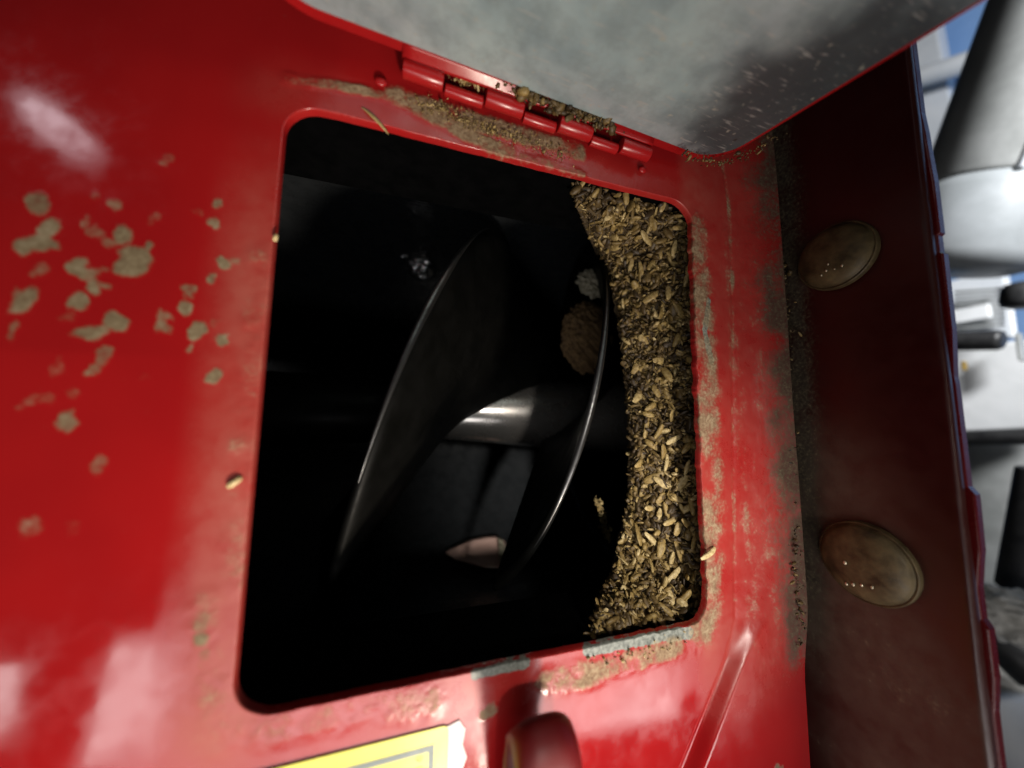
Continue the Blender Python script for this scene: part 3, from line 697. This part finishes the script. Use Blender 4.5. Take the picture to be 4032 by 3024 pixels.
ns_ = 1100; pys = rng.uniform(600, 2640, ns_); sd = cake_pt(pys, np.zeros(ns_)); dys = rng.uniform(0, 0.02, ns_)
sd[:, 1] += dys + 0.001; sd[:, 0] += 0.85 * dys
pos = np.vstack([pos, sd]); ls_ = rng.uniform(0.0009, 0.0022, ns_); ln = np.r_[ln, ls_]; wd = np.r_[wd, ls_ * 0.45]; th = np.r_[th, ls_ * 0.25]; NK += ns_
patch = fbm(pos[:, 0], pos[:, 2], 90, 3, 71)
tone = np.clip(rng.normal(0.33, 0.25, NK) + 0.9 * (patch - 0.5), 0.02, 1)
Vk, Tk = kernels(pos, ln, wd, th)
kk = np_mesh('loose_kernels', Vk, Tk, M_GRAIN, None, True, {'tone': np.repeat(tone, len(KV))}); kk['kind'] = 'stuff'; keep(kk, grain)

# larger whole kernels and husks lying on the cake
kmeshes = []
def kernel_mesh(L, Wd, Th, tone, bend, seed):
    r2 = np.random.default_rng(seed); V, T = kernel_template(10, 9)
    V = V.copy(); V[:, 0] *= 1 + 0.12 * np.sin(V[:, 2] * 3 + seed); V = V * np.array([Wd, Th, L]); V[:, 1] += bend * (V[:, 2] / L) ** 2 * L
    V[:, 1] += np.where(np.abs(V[:, 0]) < Wd * 0.2, Th * 0.25, 0)
    me = bpy.data.meshes.new('grain_kernel'); me.from_pydata(V.tolist(), [], T.tolist()); me.update()
    me.polygons.foreach_set('use_smooth', np.ones(len(T), bool)); at = me.attributes.new('tone', 'FLOAT', 'POINT')
    at.data.foreach_set('value', np.clip(tone + 0.15 * (r2.random(len(V)) - 0.5), 0, 1).astype(np.float32)); me.materials.append(M_GRAIN); return me
for i in range(12): kmeshes.append(kernel_mesh(rng.uniform(.0026, .0046), rng.uniform(.0010, .0017), rng.uniform(.0005, .0010), rng.uniform(.62, 1.0), rng.uniform(-.15, .15), i))
big = [(2600, 1235, 30), (2630, 1150, 20), (2480, 1050, 10), (2520, 1060, -15), (2610, 800, 20), (2460, 770, -10), (2530, 1340, -40), (2560, 1600, 60), (2620, 1470, -20), (2570, 1880, 60), (2620, 1820, 20), (2660, 1850, 100), (2600, 1960, 50),
       (2680, 1900, 30), (2590, 2030, 10), (2690, 2010, -35), (2640, 2050, 80), (2720, 1990, 0), (2530, 1930, 20), (2560, 1750, -50), (2600, 2150, 20), (2670, 2170, -20), (2650, 2260, 50), (2700, 2270, 110), (2500, 1450, 30), (2540, 940, -60),
       (2650, 980, 10), (2670, 900, 80), (2700, 1090, 0), (2590, 1700, 15), (2640, 1640, -30), (2700, 1760, 40), (2520, 1820, 70), (2510, 2100, 20), (2560, 2120, -40), (2730, 2120, 30), (2655, 1960, -70), (2605, 1900, 120), (2700, 1840, 15), (2440, 900, 30), (2560, 2000, 100), (2620, 2010, -10), (2665, 2080, 30), (2590, 2090, 75), (2700, 2060, -60), (2610, 1785, -30), (2650, 1730, 60), (2540, 1690, 10), (2580, 1540, -15), (2510, 1560, 50), (2640, 2200, 0), (2560, 2220, 45), (2610, 2300, -25), (2690, 2350, 40), (2590, 1420, 90), (2660, 1340, 20), (2560, 1170, 60), (2670, 1220, -40), (2400, 850, 45), (2560, 860, 5)]
for i, (a, b, an) in enumerate(big):
    uu = (a - np.interp(b, GY, GL)) / (np.interp(b, GY, GR) - np.interp(b, GY, GL))
    p_ = cake_pt(np.array([float(b)]), np.array([uu]))[0]; p_[1] -= 0.0006
    o = bpy.data.objects.new('grain_kernel', kmeshes[i % 12]); col.objects.link(o); o.location = tuple(p_)
    o.rotation_euler = (rng.uniform(-.5, .5), math.radians(an) , rng.uniform(-.6, .6))
    tag(o, 'large pale kernel bedded in the caked grain', 'kernel', 'large kernels on the grain cake')
def loose(name, a, b, Y, an, L, Wd, tone, label, cat='kernel'):
    me = kernel_mesh(L, Wd, Wd * 0.55, tone, 0.15, int(a)); o = bpy.data.objects.new(name, me); col.objects.link(o)
    o.location = tuple(P(a, b, Y)); o.rotation_euler = (0.1, math.radians(an), 0.2); tag(o, label, cat); return o
loose('grain_kernel', 2795, 2180, -0.0018, 68, .0040, .0011, .98, 'pale kernel lying across the lower right edge of the hatch opening')
loose('grain_kernel', 922, 1900, -0.0004, 48, .0018, .0008, 1.0, 'small cream kernel stuck on the red panel left of the opening')
loose('grain_kernel', 1085, 935, -0.0006, 10, .0010, .0006, .95, 'tiny kernel on the upper left rim of the opening')
loose('grain_kernel', 2392, 497, -0.0062, 70, .0018, .0009, 1.0, 'golden kernel beside the hinge under the lid')
loose('straw_piece', 1478, 468, -0.0006, 128, .0048, .0005, .8, 'thin straw sliver on the top edge of the opening', 'straw')

# chaff packed along hinge and flange corner
SLIVER = [(2352, 1965, .052), (2368, 2030, .052), (2385, 2080, .052), (2398, 2125, .052)]
def chaff(name, pts, n_, spread, Yr, tone_mu, label, smin=.0003, smax=.0011):
    pp = np.array([P(a, b, c) for a, b, c in pts]); k = rng.random(n_) * (len(pp) - 1); i = np.minimum(k.astype(int), len(pp) - 2); fr = (k - i)[:, None]
    pos = pp[i] * (1 - fr) + pp[i + 1] * fr + rng.normal(0, 1, (n_, 3)) * np.array(spread)
    pos[:, 1] = np.minimum(pos[:, 1], Yr)
    L = rng.uniform(smin, smax, n_) * (1 + 1.2 * (rng.random(n_) < 0.12)); Wd = L * rng.uniform(.3, .8, n_)
    V, T = kernels(pos, L, Wd, Wd * rng.uniform(.5, 1, n_))
    o = np_mesh(name, V, T, M_GRAIN, None, True, {'tone': np.repeat(np.clip(rng.normal(tone_mu, .2, n_), 0, 1), len(KV))})
    return tag(o, label, 'chaff', None, 'stuff')
chaff('grain_sliver', SLIVER, 260, (.0008, .0012, .0008), 1, .8, 'narrow bright sliver of grain beside the lower end of the second flight', .0003, .0008)
chaff('hinge_chaff', [(2010, 345, -.0072), (2120, 390, -.0072), (2230, 430, -.0070), (2330, 470, -.0070), (2400, 500, -.0065)], 420, (.003, .0008, .0010), 0, .22, 'dark chaff packed between the hinge barrel and the lid')
chaff('hinge_dust', [(1640, 400, -.0004), (1750, 430, -.0006), (1850, 480, -.0008), (1960, 520, -.0006), (2100, 560, -.0004), (2230, 620, -.0002)], 700, (.0024, .0002, .0016), 0, .55, 'pale chaff and dust caked below the hinge on the red panel', .00012, .00034)
chaff('knuckle_dust', [(1790, 305, -.0048), (1900, 345, -.0048)], 90, (.001, .0003, .0006), 0, .65, 'tan dust caught on the hinge barrel', .0002, .0006)
chaff('flange_chaff', [(3075, 900, -.003), (3095, 1300, -.003), (3105, 1700, -.003), (3115, 2050, -.0035), (3120, 2250, -.0040), (3140, 2450, -.0038)], 380, (.0008, .0016, .006), 0.002, .14, 'greenish brown chaff packed in the corner along the flange', .0002, .0008)
chaff('lip_chaff', [(2330, 2590, -.0005), (2450, 2585, -.0006), (2600, 2560, -.0006), (2690, 2510, -.0006)], 40, (.0016, .0001, .0012), 0, .5, 'crumbs of chaff on the lower right lip of the opening', .0002, .0007)
chaff('lid_chaff', [(2690, 600, -.010), (2760, 630, -.0105), (2850, 640, -.011), (2960, 600, -.016), (3080, 530, -.022)], 150, (.0012, .0010, .0005), 0, .25, 'chaff stuck on the red rim at the right corner of the lid', .0002, .0005)

# ------------------------------------------------------------------ sticker
TRx, _, TRz = P(1768, 2850)
stk = empty('warning_sticker', (TRx - 0.05, -0.0008, TRz - 0.03)); tag(stk, 'yellow warning sticker with grey border line at the bottom edge', 'sticker')
ys = -0.00045
def keeps(o): keep(o, stk); return o
SW, SH = 0.105, 0.062
fr_ = lambda y: frame((TRx, y, TRz), (1, 0, 0), (0, 0, 1), (0, -1, 0))
keeps(extrude_poly('backing', [(-SW, -0.0012), (-0.004, -0.0010), (0.0004, -0.0002), (.0026, 0.0004), (.0042, -0.002), (.0036, -.0055), (.0048, -.0088), (.0036, -.0115), (.0042, -.020), (.0032, -.030), (.004, -SH), (-SW, -SH)], 0.00005, M_WHITE, fr_(ys + 0.00022), None, 0))
keeps(extrude_poly('yellow_face', rrect(-SW, 0, -SH, 0, 0.0016, 6), 0.00005, M_YEL, fr_(ys + 0.00014), None, 0))
def bar(x0, x1, z0, z1, name='border_line', m=M_GREY): return keeps(extrude_poly(name, [(x0, z0), (x1, z0), (x1, z1), (x0, z1)], 0.00003, m, fr_(ys + 0.00006), None, 0))
bar(-SW + .004, -.0036, -.0050, -.0036); bar(-.0050, -.0036, -SH + .004, -.0050)
bar(-SW + .004, -.0050, -SH + .004, -SH + .0054); bar(-SW + .004, -SW + .0054, -SH + .0054, -.0050)
tcu = bpy.data.curves.new('lettering', 'FONT'); tcu.body = '0 NNU'; tcu.size = 0.0025; tcu.extrude = 0.00004; tcu.space_character = 1.15
tob = bpy.data.objects.new('tmp_text', tcu); col.objects.link(tob)
dg = bpy.context.evaluated_depsgraph_get(); tme = bpy.data.meshes.new_from_object(tob.evaluated_get(dg)); bpy.data.objects.remove(tob)
tx = link_mesh('lettering', tme, M_INK, None, False)
tx.matrix_world = frame((TRx - 0.0080, ys, TRz - 0.0055), (0, 0, -1), (1, 0, 0), (0, -1, 0)); keeps(tx)

# ------------------------------------------------------------------ beyond the flange
M_BLUE = simple('blue_wall_paint', (0.20, 0.38, 0.72), 0.6, 0, (0.27, 0.46, 0.80), 6)
M_PALE = simple('pale_paint', (0.62, 0.66, 0.70), 0.5, 0, (0.78, 0.80, 0.82), 14)
M_STEEL = simple('grey_steel', (0.26, 0.27, 0.26), 0.45, 0.1, (0.40, 0.41, 0.40), 22, 0.1, 0.002)
M_LGREY = simple('light_grey_paint', (0.26, 0.28, 0.285), 0.4, 0, (0.40, 0.425, 0.44), 12, 0.1, 0.003)
M_BRT = simple('bright_white', (0.80, 0.82, 0.82), 0.7, 0, (0.90, 0.91, 0.91), 18, 0.3, 0.004)
M_RUB = simple('black_rubber', (0.015, 0.015, 0.016), 0.5, 0, (0.03, 0.03, 0.03), 80)
M_SACK = simple('pale_sacking', (0.45, 0.44, 0.39), 0.8, 0, (0.88, 0.87, 0.82), 50, 0.7, 0.01)
M_CONC = simple('concrete', (0.30, 0.30, 0.28), 0.85, 0, (0.48, 0.48, 0.45), 30, 0.4, 0.004)
XW = 1.30
wall = box('back_wall', (XW + 0.03, 0.30, 0.25), (0.05, 1.6, 2.4), M_BLUE, None, 0.002); tag(wall, 'pale blue workshop wall beyond the flange', None, None, 'structure')
def strip(name, a, b, X, r, mat, label, cat, **kw):
    o = cyl(name, Q(*a, X), Q(*b, X), r, mat, None, **kw); return tag(o, label, cat)
wp = extrude_poly('white_post', [(-.05, -.28), (.05, -.28), (.05, .34), (-.05, .34)], 0.04, M_PALE, frame(Q(3625, 420, XW - 0.06), unit((0, 1, 0)), unit((0, 0.05, 1)), (1, 0, 0)), None, 0.004)
tag(wp, 'white post against the blue wall beside the flange edge', 'post')
strip('grey_rail', (3500, 345), (3960, 195), XW - 0.12, 0.022, M_PALE, 'thin grey rail crossing the blue wall near the top right', 'rail')
# grey tank pipe, top right
pp = empty('grey_pipe', tuple(Q(3900, 900, 0.62))); tag(pp, 'thick grey steel pipe leaning in from the top right corner', 'pipe')
axd = unit(Q(4190, 0, 0.62) - Q(3925, 640, 0.62))
p_b = Q(3900, 735, 0.62); cyl_b = cyl('barrel', p_b, p_b + axd * 0.62, 0.060, M_STEEL, None, n=64, cap=0.1); keep(cyl_b, pp)
keep(cyl('collar', p_b - axd * 0.10, p_b + axd * 0.012, 0.063, M_LGREY, None, n=64, cap=0.35), pp)
seam_o = unit(np.cross(axd, unit(CAM - p_b))); fo = unit(np.cross(seam_o, axd)); fo = fo * np.sign(fo @ (CAM - p_b))
for q_ in (0.25,):
    off = (seam_o * math.sin(q_) + fo * math.cos(q_)) * 0.060; keep(cyl('weld_seam', p_b + off, p_b + off + axd * 0.5, 0.0035, M_PALE), pp)
# louvred white panel
lv = empty('vent_panel', tuple(Q(3850, 1330, 0.80))); tag(lv, 'white louvred vent panel above the black bar', 'vent')
def slab(name, a, b, X, th, mat, par=None, bev=0.002):      # upright plate facing back towards -X
    p, q = Q(*a, X), Q(*b, X); c = (p + q) / 2
    o = box(name, (X + th / 2, c[1], c[2]), (th, abs(p[1] - q[1]), abs(p[2] - q[2])), mat, None, bev)
    if par: keep(o, par)
    return o
slab('vent_back', (3690, 1120), (3985, 1325), 0.83, 0.02, M_PALE, lv)
for k in range(9):
    yv = 1150 + k * 18
    a, b = Q(3760, yv, 0.81), Q(3955, yv - 14, 0.81)
    keep(cyl('louvre', a, b, 0.0022, M_STEEL, None, n=10), lv)
slab('vent_frame', (3950, 1110), (3995, 1330), 0.80, 0.012, M_BRT, lv); slab('vent_frame', (3700, 1232), (3900, 1250), 0.80, 0.008, M_BRT, lv)
strip('black_bar', (3660, 1348), (3955, 1338), 0.66, 0.0125, M_RUB, 'short black round bar sticking out from behind the flange', 'bar', cap=0.4)
wt = extrude_poly('white_tray', [(float(Q(a, b, 0.74)[1]), float(Q(a, b, 0.74)[2])) for a, b in ((3690, 1385), (3790, 1375), (3960, 1345), (4100, 1330), (4100, 1690), (3690, 1706))], 0.08, M_BRT, frame((0.74, 0, 0), (0, 1, 0), (0, 0, 1), (1, 0, 0)), None, 0.004)
tag(wt, 'bright white crumpled sheet below the black bar', 'sheet')
bp = slab('brass_pin', (3778, 1422), (3800, 1458), 0.72, 0.01, simple('brass', (.45, .30, .08), .4, .6)); tag(bp, 'small brass coloured pin at the corner of the white sheet', 'pin')
gp = slab('grey_peg', (3990, 1310), (4024, 1420), 0.70, 0.015, M_STEEL); tag(gp, 'short grey steel peg at the right edge above the white sheet', 'peg')
kb = cyl('black_ball_stud', Q(4040, 1110, 0.68), Q(4025, 1215, 0.68), 0.018, M_RUB, None, cap=0.5); tag(kb, 'round black stud at the right edge beside the vent', 'stud')
strip('dark_edge_rail', (3640, 1730), (4120, 1716), 0.70, 0.0100, M_RUB, 'dark metal rail along the bottom of the white sheet', 'rail')
gq = empty('lower_grey_pipe', tuple(Q(3900, 2250, 0.64))); tag(gq, 'grey steel pipe running down beside the flange below the white sheet', 'pipe')
keep(cyl('barrel', Q(4180, 1500, 0.96), Q(3790, 2300, 0.96), 0.105, M_STEEL, None, n=56), gq)
keep(cyl('collar', Q(3800, 2280, 0.96), Q(3760, 2360, 0.96), 0.110, M_RUB, None, n=56), gq)
dk = strip('dark_pipe', (4110, 1850), (4020, 2330), 0.62, 0.018, M_RUB, 'black hose standing at the right edge below the grey pipe', 'hose')
sk = lumpy('pale_sack', Q(3990, 2425, 0.56), (0.03, 0.036, 0.026), M_SACK, 21, 5, 0.25, 3); tag(sk, 'small crumpled pale sack lying against the black hose', 'sack')
strip('black_hose', (3850, 2440), (4110, 2680), 0.66, 0.022, M_RUB, 'black hose slanting down to the right under the pale sack', 'hose')
rk = lumpy('rough_bag', Q(3985, 2720, 0.74), (0.04, 0.085, 0.060), M_SACK, 33, 5, 0.3, 3.4); tag(rk, 'rough grey bag at the right edge below the slanting hose', 'bag')
pl = strip('pale_pipe', (3850, 2700), (4120, 3160), 0.70, 0.045, M_PALE, 'pale blue grey pipe in the lower right corner', 'pipe')
fl = box('workshop_floor', (0.9, 0.4, -0.62), (1.6, 1.9, 0.03), M_CONC, None, 0.002); tag(fl, 'grey concrete workshop floor', None, None, 'structure')
